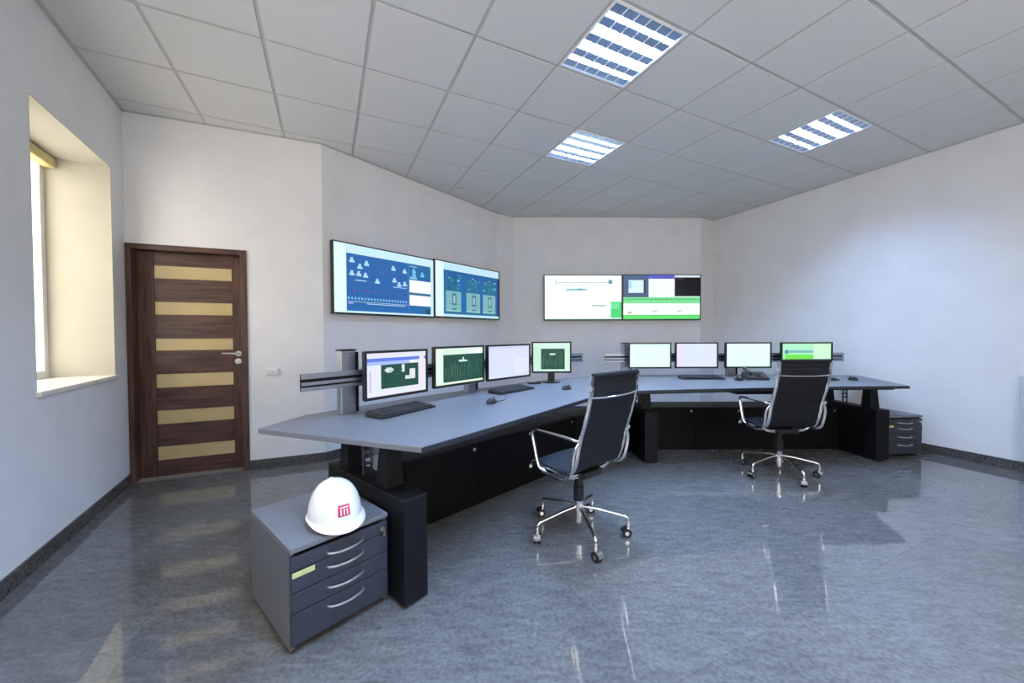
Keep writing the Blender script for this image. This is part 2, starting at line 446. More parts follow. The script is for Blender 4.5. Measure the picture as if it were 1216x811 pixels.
# pale panel on the right wall, at the picture's edge
FR = wall_frame(5)
rp = thing('wall_panel', 'pale grey waist-high panel against the right wall at the picture edge', 'wall panel'); rp.matrix_world = FR @ T(3.160, 0, .0)
MB().box2((0, -.05, .10), (1.1, -.012, .86)).build('front_plate', M_rad, rp, bevel=.006)
for x in (.15, .95): MB().box2((x - .02, -.012, .3), (x + .02, 0, .7)).build('bracket', M_rad, rp)

# ---------------------------------------------------------------- ceiling lamps
def make_lamp(name, label, i, j):
    c = O_ + A_ * ((i + .5) * .6) + B_ * ((j + .5) * .6)
    t = thing(name, label, 'ceiling lamp', (c.x, c.y, CEIL), TH, 'louvred ceiling lamps')
    hw, hh = .284, .085
    b = MB(); b.box2((-hw, -hw, hh - .004), (hw, hw, hh))
    for s in (-1, 1):
        b.box2((s * hw, -hw, 0), (s * (hw - .004), hw, hh - .004)); b.box2((-hw + .004, s * hw, 0), (hw - .004, s * (hw - .004), hh - .004))
    b.build('housing', M_lamp_in, t)
    f = MB()
    for s in (-1, 1):
        f.box2((s * .288, -.288, -.006), (s * .272, .288, -.0005)); f.box2((-.272, s * .288, -.006), (.272, s * .272, -.0005))
    f.build('frame', M_lamp_in, t)
    pit = .136
    tube = None; ridge = None; blade = None
    for k in range(4):
        y = (k - 1.5) * pit
        if tube is None:
            tube = MB().cyl((-.262, 0, .045), (.262, 0, .045), .013, 12).build('tube', M_tube, t, smooth=True); tube.location = (0, y, 0)
        else: share('tube', tube, t, T(0, y, 0))
    for k in range(5):
        y = (k - 2) * pit
        y = max(-.239, min(.239, y))
        if ridge is None:
            r = MB(); r.add([(-.27, -.032, 0), (-.27, .032, 0), (-.27, 0.018, .05), (-.27, -.018, .05), (.27, -.032, 0), (.27, .032, 0), (.27, .018, .05), (.27, -.018, .05)],
                            [(0, 1, 2, 3), (4, 7, 6, 5), (0, 4, 5, 1), (1, 5, 6, 2), (2, 6, 7, 3), (3, 7, 4, 0)])
            ridge = r.build('reflector', M_louvre, t); ridge.location = (0, y, 0)
        else: share('reflector', ridge, t, T(0, y, 0))
    for k in range(4):
        for q in range(5):
            M = T((q - 2) * .09, (k - 1.5) * pit, 0)
            if blade is None:
                r = MB(); r.add([(-.004, -.064, -.003), (.004, -.064, -.003), (.007, -.050, .03), (-.007, -.050, .03), (-.004, .064, -.003), (.004, .064, -.003), (.007, .050, .03), (-.007, .050, .03)],
                                [(0, 1, 2, 3), (4, 7, 6, 5), (0, 4, 5, 1), (1, 5, 6, 2), (2, 6, 7, 3), (3, 7, 4, 0)])
                blade = r.build('louvre_blade', M_lamp_in, t); blade.matrix_local = M
            else: share('louvre_blade', blade, t, M)
    return t
LAMP_LABELS = ['large louvred ceiling lamp nearest the camera, cut by the top edge', 'louvred ceiling lamp in the middle, above the far screens', 'louvred ceiling lamp on the right, near the right wall',
               'added louvred ceiling lamp, unseen above the camera, brightening floor and cabinet', 'second added louvred ceiling lamp, unseen behind the first, brightening the near floor']
for (i, j), lb in zip(LAMPS, LAMP_LABELS): make_lamp('ceiling_lamp', lb, i, j)

# ---------------------------------------------------------------- screens
def screen(parent, w, h, base, rects, y, name='screen'):
    """flat picture on a panel: x right, z up, facing -y; rects (u0, v0, u1, v1, rgb), later ones on top"""
    mats, idx = [], {}
    def mi(c):
        if c not in idx: idx[c] = len(mats); mats.append(screen_mat(c))
        return idx[c]
    mb = MB(); mb.add([(-w / 2, y, 0), (w / 2, y, 0), (w / 2, y, h), (-w / 2, y, h)], [(0, 1, 2, 3)], mi(base))
    for n, (u0, v0, u1, v1, c) in enumerate(rects):
        yy = y - .00025 - .00002 * n
        mb.add([(-w / 2 + u0 * w, yy, v0 * h), (-w / 2 + u1 * w, yy, v0 * h), (-w / 2 + u1 * w, yy, v1 * h), (-w / 2 + u0 * w, yy, v1 * h)], [(0, 1, 2, 3)], mi(c))
    me_o = mb.build(name, mats, parent)
    # keep every face turned to -y
    for p in me_o.data.polygons:
        if p.normal.y > 0: p.flip()
    return me_o
rnd = random.Random(3)
def dots(n, u0, v0, u1, v1, su, sv, cols):
    out = []
    for _ in range(n):
        u, v = rnd.uniform(u0, u1), rnd.uniform(v0, v1); out.append((u, v, u + su * rnd.uniform(.5, 1.4), v + sv * rnd.uniform(.5, 1.4), rnd.choice(cols)))
    return out
PALE, BLUE, TEAL = (200, 234, 250), (38, 98, 168), (36, 108, 150)
WH = (250, 254, 255)
def cloud(u, v, s=1.0, c=(176, 214, 246)):
    return [(u, v, u + .045 * s, v + .035 * s, c), (u + .010 * s, v + .03 * s, u + .033 * s, v + .075 * s, c)]
tv1 = [(0, 0, .105, 1, (222, 246, 252)), (.105, .03, .965, .87, BLUE), (.70, .06, .965, .87, (36, 104, 160)), (.70, .05, .706, .87, (96, 140, 214)),
       (.715, .39, .965, .60, WH), (.715, .17, .965, .345, WH), (.715, .345, .965, .39, (60, 112, 146)), (.105, .03, .965, .10, (34, 104, 172)), (.90, .03, .965, .12, (24, 84, 110))]
for u, v in ((.13, .74), (.26, .72), (.20, .66), (.13, .55), (.19, .55), (.25, .54), (.36, .47), (.52, .71), (.64, .69), (.53, .52), (.58, .46), (.64, .48)): tv1 += cloud(u, v)
tv1 += [(.18, .48, .28, .493, (190, 220, 250)), (.54, .44, .68, .45, (190, 220, 250)), (.72, .82, .80, .835, (150, 200, 235)), (.72, .62, .80, .65, (150, 200, 235))]
tv1 += cloud(.745, .72, 1, (120, 190, 240)) + cloud(.745, .66, 1, (120, 190, 240)) + cloud(.84, .67, 1.1, (110, 185, 240))
tv1 += dots(12, .11, .32, .36, .34, .012, .012, [(180, 60, 110), (150, 70, 140)]) + dots(10, .36, .29, .68, .33, .012, .012, [(120, 70, 140)]) + dots(10, .38, .6, .55, .8, .01, .02, [(120, 70, 160), (40, 140, 160)])
tv1 += [(.115 + .029 * k, .20, .130 + .029 * k, .235, (130, 190, 226)) for k in range(20)] + [(.11, .165, .69, .172, (190, 220, 245)), (.12, .135, .16, .15, (210, 190, 220)), (.28, .14, .66, .15, (200, 226, 246))]
tv2 = [(0, 0, .115, 1, (222, 246, 254)), (.115, .05, 1, .86, TEAL), (.115, .74, 1, .86, (34, 96, 156)), (.96, .05, 1, .86, (26, 74, 130)), (.33, .05, .44, .8, (32, 100, 168)), (.64, .05, .70, .8, (32, 100, 168))]
for u in (.145, .445, .715):
    tv2 += [(u, .10, u + .22, .48, (122, 178, 186)), (u + .09, .22, u + .15, .44, (70, 116, 138)), (u + .105, .26, u + .135, .40, (150, 196, 200)), (u + .09, .13, u + .15, .16, (70, 110, 130)), (u, .10, u + .22, .13, (150, 200, 190)), (u + .05, .24, u + .18, .25, (80, 130, 146))]
    tv2 += dots(9, u, .52, u + .2, .74, .03, .035, [(44, 140, 130), (60, 150, 140), (90, 170, 190), (30, 84, 130)]) + dots(4, u, .68, u + .2, .8, .03, .012, [(150, 200, 230)])
tv3 = [(.14, .83, .83, .845, (170, 190, 200)), (.13, .80, .16, .92, (206, 224, 226)), (.83, .81, .88, .90, (110, 150, 150)), (.28, .66, .55, .70, (150, 210, 215)), (.62, .30, .80, .325, (120, 180, 186)),
       (.86, .03, 1, .40, (70, 214, 120)), (.86, .24, .97, .37, (110, 226, 160)), (0, .0, 1, .015, (150, 210, 200))] + dots(8, .28, .655, .53, .66, .02, .04, [(110, 180, 190)]) + dots(6, .18, .84, .8, .85, .03, .02, [(190, 206, 214)])
tv4 = [(0, .5, .33, 1, (76, 96, 130)), (.07, .60, .265, .89, (216, 240, 250)), (.07, .70, .11, .86, (170, 214, 240)), (.27, .58, .29, .9, (50, 56, 84)), (.33, .5, .67, .94, (240, 246, 255)), (.33, .92, .67, 1, (92, 96, 200)), (.40, .93, .62, .95, (60, 60, 150)),
       (.67, .52, 1, .95, (8, 8, 12)), (.67, .95, 1, 1, (210, 224, 236)), (.70, .91, .78, .93, (70, 80, 80)), (0, .36, 1, .5, (122, 222, 150)), (0, .44, 1, .455, (90, 190, 120)), (0, .10, 1, .36, (240, 255, 244)), (0, 0, 1, .10, (96, 220, 110)),
       (.06, .13, .11, .17, (230, 150, 150)), (.38, .16, .44, .20, (220, 190, 190)), (.70, .16, .76, .20, (210, 214, 180))] + [(.06 + .05 * k, .45, .08 + .05 * k, .47, (60, 170, 100)) for k in range(18)]

def make_tv(label, M, w, h, rects, base):
    t = thing('wall_screen', label, 'screen', group='large wall screens'); t.matrix_world = M
    b = MB(); b.box2((-w / 2, .012, 0), (w / 2, .048, h)); b.build('case', M_plastic, t, bevel=.004)
    e = .011; f = MB()
    f.box2((-w / 2, 0, 0), (-w / 2 + e, .013, h)); f.box2((w / 2 - e, 0, 0), (w / 2, .013, h)); f.box2((-w / 2 + e, 0, h - e), (w / 2 - e, .013, h)); f.box2((-w / 2 + e, 0, 0), (w / 2 - e, .013, e + .006))
    f.build('bezel', M_plastic, t)
    s = screen(t, w - 2 * e, h - 2 * e - .006, base, rects, .010); s.location = (0, 0, e + .006)
    MB().box2((-.25, .048, h / 2 - .2), (.25, .075, h / 2 + .2)).build('wall_bracket', M_black, t)
    return t
FA, FF = wall_frame(1), wall_frame(3)
make_tv('blue process diagram wall screen nearest the walnut door', FA @ T(.712, -.075, 1.459), 1.302, .728, tv1, PALE)
make_tv('wall screen with three pale panels on blue, far half of the left pair', FA @ T(2.012, -.075, 1.466), 1.290, .735, tv2, (190, 226, 250))
make_tv('mostly white wall screen on the far wall, left of its pair', FF @ T(1.10, -.075, 1.463), 1.245, .72, tv3, (244, 254, 252))
make_tv('wall screen with green bands and a black window on the far wall', FF @ T(2.355, -.075, 1.463), 1.255, .725, tv4, (226, 246, 240))

# ================================================================ CONSOLE DESK
DZ = .75
desk = thing('console_desk', 'long angled grey control desk on black lifting pedestals', 'desk')
FRONT = [(-.405, 1.672), (-.207, 1.920), (.295, 2.563), (.600, 2.965)]
FRONT += [tuple(p.xy) for p in smooth_path([(.600, 2.965, 0), (.80, 3.17, 0), (1.113, 3.315, 0), (1.60, 3.395, 0)], 5)[1:]]
FRONT += [(1.981, 3.437), (3.008, 3.535), (3.735, 3.554)]
BACK = [(4.06, 4.44), (3.3, 4.56), (2.456, 4.59), (1.533, 4.56), (.907, 4.41), (.251, 4.03), (-.743, 3.07), (-1.297, 2.36), (-1.362, 2.017)]
wt = MB(); wt.prism(FRONT + BACK, DZ - .028, DZ); wt.build('worktop', M_desk, desk, bevel=.004)
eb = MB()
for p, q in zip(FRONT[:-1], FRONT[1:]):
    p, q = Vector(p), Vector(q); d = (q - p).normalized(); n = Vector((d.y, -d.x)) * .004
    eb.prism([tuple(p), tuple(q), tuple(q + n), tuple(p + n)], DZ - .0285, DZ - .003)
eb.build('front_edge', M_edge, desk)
# black apron rail under the front edge of the right wing and its end
ap = MB(); ap.prism([(.66, 3.08), (1.13, 3.40), (2.0, 3.51), (3.0, 3.61), (3.66, 3.62), (3.66, 3.66), (3.0, 3.65), (2.0, 3.55), (1.13, 3.44), (.63, 3.11)], DZ - .048, DZ - .0285)
ap.build('apron', M_black, desk)
nL = Vector((-.791, .612)); dL = Vector((.612, .791))
def pedestal(o, d, n, wd, ln, cols):
    """o: front-left floor corner, d: along the desk front, n: towards the desk back"""
    o, d, n = Vector(o), Vector(d).normalized(), Vector(n).normalized()
    q = [o, o + d * wd, o + d * wd + n * ln, o + n * ln]
    body = MB().prism([tuple(p) for p in q], .012, .50).build('pedestal', M_black, desk, bevel=.006)
    ft = [p for p in (o + d * .015 + n * .03, o + d * (wd - .015) + n * .03, o + d * (wd - .015) + n * (ln - .03), o + d * .015 + n * (ln - .03))]
    MB().prism([tuple(p) for p in ft], 0, .0125).build('foot_plate', M_black2, desk)
    R = Matrix(((d.x, n.x, 0), (d.y, n.y, 0), (0, 0, 1)))
    for k, y in enumerate(cols):
        c = o + d * wd / 2 + n * y
        m = MB(); w0, w1 = .05, .038
        vs = [(-w0, -w0, .50), (w0, -w0, .50), (w0, w0, .50), (-w0, w0, .50), (-w1, -w1, DZ - .05), (w1, -w1, DZ - .05), (w1, w1, DZ - .05), (-w1, w1, DZ - .05)]
        m.add([R @ Vector(v) + Vector((c.x, c.y, 0)) for v in vs], [(0, 3, 2, 1), (4, 5, 6, 7), (0, 1, 5, 4), (1, 2, 6, 5), (2, 3, 7, 6), (3, 0, 4, 7)])
        m.build('lift_column', M_black, desk, bevel=.004)
    c = o + d * wd / 2 + n * ((cols[0] + cols[-1]) / 2)
    MB().box((c.x, c.y, DZ - .039), (.08, cols[-1] - cols[0] + .14, .021), R).build('support_beam', M_black, desk)
    g = o + d * wd / 2 + n * (cols[0] * .45 + cols[1] * .55)
    m = MB()
    for x in (-.022, .022):
        e = g + d * x; m.cyl((e.x, e.y, .50), (e.x, e.y, DZ - .05), .008, 10)
    for z in (.56, .60, .64, .68):
        m.cyl((g.x - d.x * .03 - n.x * .0, g.y - d.y * .03, z), (g.x + d.x * .03, g.y + d.y * .03, z), .009, 10)
    m.build('lift_actuator', M_dsteel, desk, smooth=True)
pedestal((-.490, 1.690), (.656, .755), (-.755, .656), .13, .78, (.22, .62))
pedestal((1.270, 3.615), (1, .06), (-.06, 1), .13, .76, (.16, .56))
pedestal((3.525, 3.650), (1, .06), (-.06, 1), .135, .76, (.13, .62))
def base_run(P, Q, depth, nd, lock_every=1):
    """black floor cabinet under the desk from P to Q (front face), with doors"""
    P, Q = Vector(P), Vector(Q); d = (Q - P).normalized(); n = Vector((-d.y, d.x)); L = (Q - P).length
    q = [P + n * .018, Q + n * .018, Q + n * depth, P + n * depth]
    MB().prism([tuple(p) for p in q], 0, .455).build('base_cabinet', M_black2, desk)
    w = L / nd
    for k in range(nd):
        a, b = P + d * (k * w + .002), P + d * ((k + 1) * w - .002)
        dr = MB().prism([tuple(a), tuple(b), tuple(b + n * .017), tuple(a + n * .017)], .03, .453).build('base_door', M_black2, desk, bevel=.002)
        c = b - d * .05
        MB().cyl((c.x, c.y, .42), (c.x - n.x * .008, c.y - n.y * .008, .42), .011, 14).build('lock', M_steel, dr, smooth=True)
base_run((-.66, 2.335), (.60, 3.60), .36, 3)
base_run((1.46, 4.045), (3.49, 4.030), .36, 4)
MB().prism([(.605, 3.61), (1.30, 4.05), (1.30, 4.40), (.36, 3.87)], 0, .455).build('base_corner', M_black2, desk)
MB().box2((2.32, 3.92, .615), (2.86, 4.10, DZ - .0285)).build('cable_tray', M_black, desk, bevel=.004)

# ---------------------------------------------------------------- monitor rails on aluminium posts
def rail(label, segs, posts, z, hgt=.098):
    t = thing('equipment_rail', label, 'rail', (segs[0][0][0], segs[0][0][1], DZ)); o = Vector((segs[0][0][0], segs[0][0][1]))
    for a, b in segs:
        a, b = Vector(a) - o, Vector(b) - o; d = (b - a).normalized(); n = Vector((-d.y, d.x)); L = (b - a).length; c = (a + b) / 2
        R = Matrix(((d.x, n.x, 0), (d.y, n.y, 0), (0, 0, 1)))
        m = MB(); zc = z - DZ
        MB().box((c.x + n.x * .012, c.y + n.y * .012, zc), (L, .012, hgt), R).build('rail_back', M_black, t)  # black plate stands in for the shade inside the rail grooves
        for q, hq in ((-.40, .022), (-.08, .018), (.36, .030)):
            m.box((c.x - n.x * .004, c.y - n.y * .004, zc + q * hgt), (L, .018, hq), R)
        m.build('rail_profile', M_alu, t)
    for (x, y), ang, hp in posts:
        R = RZ(ang).to_3x3(); x -= o.x; y -= o.y
        MB().box((x, y, hp / 2), (.10, .055, hp), R).build('post', M_alu, t, bevel=.006)
        MB().box((x, y, hp + .004), (.106, .062, .008), R).build('post_cap', M_black, t)
        cxy = Vector((x, y)) + Vector((math.cos(ang), math.sin(ang))) * .056
        MB().box((cxy.x, cxy.y, hp / 2), (.012, .075, hp - .02), R).build('cable_duct', M_black, t)
    return t
F0 = Vector((-.405, 1.672))
def LP(s, off): return tuple(F0 + dL * s + nL * off)
AL = math.atan2(dL.y, dL.x)
rail('aluminium rail on posts behind the left row of monitors', [(LP(-.115, .905), LP(2.14, .905)), (LP(2.155, .905), (.805, 4.345))],
     [(LP(.180, .958), AL, .40), (LP(1.30, .958), AL, .36)], .978)
rail('aluminium rail on posts behind the right row of monitors', [((1.092, 4.455), (3.895, 4.455))], [((1.35, 4.508), 0, .385), ((2.6, 4.508), 0, .36), ((3.62, 4.48 + .028), 0, .36)], .965)

# ---------------------------------------------------------------- monitors
def make_monitor(label, c, ang, w, h, z0, rects, base, stand=False, back=.06):
    """c: plan centre of the front face; ang: direction of the monitor's width"""
    t = thing('computer_monitor', label, 'monitor', (c[0], c[1], z0), ang, 'desk monitors')
    MB().box2((-w / 2, .008, 0), (w / 2, .034, h)).build('case', M_plastic, t, bevel=.005)
    e = .015; f = MB()
    f.box2((-w / 2, 0, 0), (-w / 2 + e, .009, h)); f.box2((w / 2 - e, 0, 0), (w / 2, .009, h)); f.box2((-w / 2 + e, 0, h - e), (w / 2 - e, .009, h)); f.box2((-w / 2 + e, 0, 0), (w / 2 - e, .009, e + .003))
    f.build('bezel', M_plastic, t)
    s = screen(t, w - 2 * e, h - 2 * e - .003, base, rects, .007); s.location = (0, 0, e + .003)
    if stand:
        m = MB(); m.box2((-.035, .034, DZ - z0 + .012), (.035, .065, h * .6)); m.build('stand_neck', M_plastic, t, bevel=.004)
        m = MB(); m.lathe([(.095, 0), (.095, .008), (.055, .014)], (0, .05, DZ - z0), 28); m.build('stand_foot', M_plastic, t, smooth=True)
    else:
        m = MB(); m.box2((-.05, .034, h / 2 - .05), (.05, .046, h / 2 + .05)); m.box2((-.02, .046, h / 2 - .02), (.02, back, h / 2 + .02)); m.build('mount_arm', M_black, t)
    return t
GRN = (26, 74, 62)
def green_scheme(u0, v0, u1, v1, n=16):
    out = [(u0, v0, u1, v1, GRN)]
    for k in range(n):
        u = u0 + (u1 - u0) * (.05 + .9 * k / n); out.append((u, v0 + (v1 - v0) * rnd.uniform(.05, .3), u + .006, v0 + (v1 - v0) * rnd.uniform(.4, .85), rnd.choice([(70, 120, 90), (96, 140, 100), (40, 110, 84), (130, 150, 120)])))
    out += dots(8, u0 + .02, v0 + .03, u1 - .1, v1 - .08, .06, .02, [(20, 100, 70), (50, 120, 96)])
    out.append((u0 + (u1 - u0) * .38, v0 + (v1 - v0) * .72, u0 + (u1 - u0) * .58, v0 + (v1 - v0) * .77, (220, 240, 230)))
    return out
m1 = [(0, .80, 1, .88, (92, 126, 226)), (0, .72, .7, .80, (170, 190, 246)), (0, .88, 1, 1, (226, 226, 240)), (.22, .16, .86, .72, GRN), (.28, .56, .42, .62, (214, 230, 226)), (.31, .53, .39, .65, (214, 230, 226)), (.56, .52, .61, .70, (220, 230, 226)),
      (.70, .36, .80, .58, (230, 226, 236)), (.62, .33, .80, .42, (214, 226, 224)), (.88, .1, .97, .9, (236, 226, 240)), (.04, .1, .07, .6, (206, 196, 226))] + dots(22, .23, .2, .6, .6, .02, .02, [(20, 110, 76), (60, 96, 84), (16, 56, 50)])
m2 = [(0, 0, .14, 1, (226, 246, 232)), (0, .0, 1, .05, (226, 240, 214))] + green_scheme(.15, .06, 1.0, .82) + [(.80, .82, .97, .93, WH), (.46, .62, .60, .66, (236, 244, 236)), (.54, .62, .57, .74, (200, 220, 210))]
m3 = dots(20, .05, .3, .6, .85, .07, .012, [(206, 206, 246), (226, 214, 240), (216, 220, 250)]) + [(.62, .1, .97, .6, (222, 228, 246)), (0, .93, 1, 1, (206, 210, 246))]
m4 = [(0, 0, .2, 1, (196, 234, 214)), (0, .88, 1, 1, (206, 244, 226))] + green_scheme(.21, .07, .86, .80) + [(.45, .58, .60, .63, (240, 248, 240))]
make_monitor('monitor nearest the left desk end, dark green picture on a white and blue window', (-.763, 2.549), AL + .03, .508, .312, .834, m1, (228, 232, 244))
make_monitor('second monitor from the left desk end, wide dark green diagram', (-.405, 3.012), AL, .552, .311, .846, m2, (220, 238, 226))
make_monitor('third monitor from the left desk end, plain pale lilac screen', (-.016, 3.470), AL - .10, .565, .316, .840, m3, (214, 222, 250))
make_monitor('small squarish monitor on its own stand, green diagram with mint border', (.404, 3.860), .03, .405, .321, .851, m4, (206, 240, 224), stand=True)
r1 = [(0, .93, 1, 1, (210, 244, 240)), (0, .86, .5, .88, (214, 236, 236))] + dots(10, .05, .1, .8, .8, .1, .01, [(214, 244, 240), (222, 246, 240)])
r2 = [(0, .0, .2, 1, (224, 222, 246))] + dots(14, .22, .1, .85, .85, .1, .012, [(208, 212, 240), (220, 214, 244)])
r3 = [(0, 0, 1, .06, (206, 240, 240)), (.80, .1, .84, .95, (230, 246, 214))] + dots(10, .05, .1, .8, .8, .1, .01, [(206, 234, 236), (216, 240, 240)])
r4 = [(0, .72, 1, 1, (176, 240, 204)), (.06, .60, .68, .70, (120, 186, 190)), (.06, .28, .64, .52, (112, 226, 76)), (.64, .1, .98, .96, (206, 246, 212)), (.05, .56, .12, .72, (60, 150, 160))]
RB = 4.345
make_monitor('leftmost monitor of the right desk row, blank mint white screen', (1.585, RB), 0, .490, .297, .848, r1, (226, 252, 246), back=.094)
make_monitor('second monitor of the right desk row, blank lilac white screen', (2.122, RB), 0, .490, .297, .849, r2, (218, 228, 250), back=.094)
make_monitor('third monitor of the right desk row, white screen with dark bezel', (2.715, RB), 0, .528, .297, .848, r3, (228, 248, 250), back=.094)
make_monitor('bright green banded monitor above the far office chair', (3.386, RB), 0, .590, .297, .846, r4, (170, 236, 190), back=.094)

# ---------------------------------------------------------------- keyboards, mice, phone
def make_keyboard(label, c, ang):
    t = thing('keyboard', label, 'keyboard', (c[0], c[1], DZ), ang, 'black keyboards')
    w, d = .45, .155
    b = MB(); b.add([(-w / 2, -d / 2, .001), (w / 2, -d / 2, .001), (w / 2, d / 2, .001), (-w / 2, d / 2, .001), (-w / 2, -d / 2, .014), (w / 2, -d / 2, .014), (w / 2, d / 2, .032), (-w / 2, d / 2, .032)],
                    [(0, 3, 2, 1), (4, 5, 6, 7), (0, 1, 5, 4), (1, 2, 6, 5), (2, 3, 7, 6), (3, 0, 4, 7)])
    b.build('body', M_plastic, t, bevel=.004)
    ks = MB(); sl = (.032 - .014) / d; rx = Matrix.Rotation(math.atan(sl), 3, 'X')
    for r in range(6):
        y = -d / 2 + .018 + r * .0235; x = -w / 2 + .012
        for kx in range(21):
            if kx in (15, 18) : x += .006
            kw = .0165
            if r == 0 and 4 <= kx <= 9: kw = .0185
            ks.box((x + kw / 2, y, .014 + sl * (y + d / 2) + .004), (kw - .002, .018, .008), rx); x += kw + .002
    kk = ks.build('keys', M_key, t); kk['kind'] = 'stuff'
    return t
make_keyboard('black keyboard in front of the monitor at the left desk end', (-.710, 2.440), math.radians(58))
make_keyboard('black keyboard in front of the pale lilac monitor on the left wing', (.000, 3.315), math.radians(49))
make_keyboard('black keyboard under the second monitor of the right row', (2.080, 4.165), 0.0)
make_keyboard('black keyboard on the right wing, mostly hidden behind the far chair', (3.20, 4.03), 0.02)
def make_mouse(label, c, ang, cable=None):
    t = thing('computer_mouse', label, 'mouse', (c[0], c[1], DZ), ang, 'black computer mice')
    prof = MB(); vs, fs = [], []; na, nb = 18, 6
    for b in range(nb + 1):
        p = (b / nb) * PI / 2
        for a in range(na):
            q = 2 * PI * a / na; r = math.cos(p) ** .6 if b < nb else 0.02
            vs.append((.031 * r * math.cos(q), .056 * r * math.sin(q), .002 + .033 * math.sin(p) * (1 + .12 * math.sin(q) * -1)))
    for b in range(nb):
        for a in range(na):
            l = (a + 1) % na; fs.append((b * na + a, b * na + l, (b + 1) * na + l, (b + 1) * na + a))
    fs.append(tuple(range(na - 1, -1, -1))); fs.append(tuple(nb * na + a for a in range(na)))
    prof.add(vs, fs); prof.build('shell', M_plastic, t, smooth=True, sharp=70)
    MB().cyl((-.004, .028, .030), (.004, .028, .030), .009, 12).build('scroll_wheel', M_key, t, smooth=True)
    if cable: MB().tube(smooth_path(cable, 6), .0022, 6).build('cable', M_plastic, t, smooth=True)
    return t
make_mouse('black mouse between the two keyboards on the left wing', (-.150, 2.735), math.radians(-30), [(0, .055, .006), (.02, .14, .004), (-.03, .26, .004), (-.10, .36, .004)])
make_mouse('black mouse near the desk bend, beside the squarish monitor', (.490, 3.400), math.radians(-45))
make_mouse('black mouse beside the desk phone on the right wing', (2.405, 4.01), 0.1)
make_mouse('black mouse near the right desk end', (3.585, 3.98), 0.0)

ph = thing('desk_phone', 'black desk phone on the right wing, left of the far chair', 'phone', (2.635, 4.10, DZ), math.radians(-14))
b = MB(); b.add([(-.11, -.09, .001), (.11, -.09, .001), (.11, .09, .001), (-.11, .09, .001), (-.11, -.09, .025), (.11, -.09, .025), (.11, .09, .075), (-.11, .09, .075)],
                [(0, 3, 2, 1), (4, 5, 6, 7), (0, 1, 5, 4), (1, 2, 6, 5), (2, 3, 7, 6), (3, 0, 4, 7)])
b.build('body', M_plastic, ph, bevel=.008)
hs = MB(); hs.tube(smooth_path([(-.075, -.095, .06), (-.075, -.07, .075), (-.075, 0, .085), (-.075, .07, .105), (-.075, .098, .105)], 4), .019, 12); hs.build('handset', M_plastic, ph, smooth=True)
kp = MB(); rx = Matrix.Rotation(math.atan(.05 / .18), 3, 'X')
for ix in range(3):
    for iy in range(4):
        y = -.06 + iy * .024; kp.box((-.01 + ix * .026, y, .025 + (y + .09) * .05 / .18 + .003), (.018, .014, .006), rx)
kk = kp.build('keypad', M_key, ph); kk['kind'] = 'stuff'
MB().box((.035, .06, .025 + .15 * .05 / .18 + .002), (.10, .03, .004), rx).build('display', M_key, ph)

cr = thing('card_reader', 'small black box with a pinkish top beside the squarish monitor', 'card reader', (.222, 3.795, DZ), .3)
MB().box2((-.065, -.03, 0.001), (.065, .03, .022)).build('body', M_plastic, cr, bevel=.004)
MB().box2((-.062, -.012, .0225), (.02, .027, .026)).build('top_plate', noisy(mat('pinkish_plastic', (.6, .4, .38), .5), (.58, .40, .38), (.66, .46, .42), 30), cr)

# ---------------------------------------------------------------- drawer pedestals
def make_drawers(label, loc, rz):
    """origin: front-left floor corner; x along the front, y towards the back"""
    t = thing('drawer_unit', label, 'drawer unit', loc, rz, 'grey drawer units')
    W, D, Hh, th = .415, .50, .42, .018
    b = MB(); b.box2((0, .0, .012), (th, D, Hh - .020)); b.box2((W - th, .0, .012), (W, D, Hh - .020)); b.box2((th, D - th, .03), (W - th, D, Hh - .020)); b.box2((th, .02, .03), (W - th, D - th, .045)); b.build('carcass', M_grey, t, bevel=.0015)
    MB().box2((0, -.018, Hh - .0195), (W, D, Hh)).build('top_panel', M_desk, t, bevel=.002)  # lighter tone than the carcass carries the light falling from above
    MB().box2((.03, .04, .0), (W - .03, D - .03, .0295)).build('plinth', M_black, t)
    z1, z0 = Hh - .034, .034; fr = [0, .16, .405, .635, 1.0]; hz = [.095, .255, .495, .725]
    for k in range(4):
        a, c = z1 - (z1 - z0) * fr[k] - .002, z1 - (z1 - z0) * fr[k + 1] + .002
        dr = MB().box2((.003, -.018, c), (W - .003, -.001, a)).build('drawer', M_greyf, t, bevel=.002)
        z = z1 - (z1 - z0) * hz[k]; x0, x1 = W * .33, W * .70
        p = [(x0, -.018, z), (x0 + .004, -.032, z - .001), (x0 + .03, -.042, z - .004), ((x0 + x1) / 2, -.047, z - .006), (x1 - .03, -.042, z - .004), (x1 - .004, -.032, z - .001), (x1, -.018, z)]
        MB().tube(smooth_path(p, 4), .0045, 8).build('handle', M_steel, dr, smooth=True)
        if k == 0:
            MB().cyl((W - .03, -.018, z + .004), (W - .03, -.027, z + .004), .010, 16).build('lock', M_steel, dr, smooth=True)
            MB().box((W - .027, -.032, z - .012), (.006, .002, .026)).build('key', M_steel, dr)
        if k == 1:
            MB().box2((.006, -.0194, a - .024), (.090, -.0181, a - .003)).build('sticker', M_sticker, dr)
    return t
CAB_ANG = math.radians(48.5)
cb = (-.872, 1.455)
make_drawers('charcoal drawer unit with a hard hat on it, beside the left desk end', (*cb, 0), CAB_ANG)
make_drawers('dark grey drawer unit under the right desk end by the wall', (3.705, 3.765, 0), .10)

# ---------------------------------------------------------------- hard hat
hat = thing('hard_hat', 'white hard hat with a red badge on the drawer unit', 'hard hat', (-.800, 1.690, .4215), math.radians(-48))
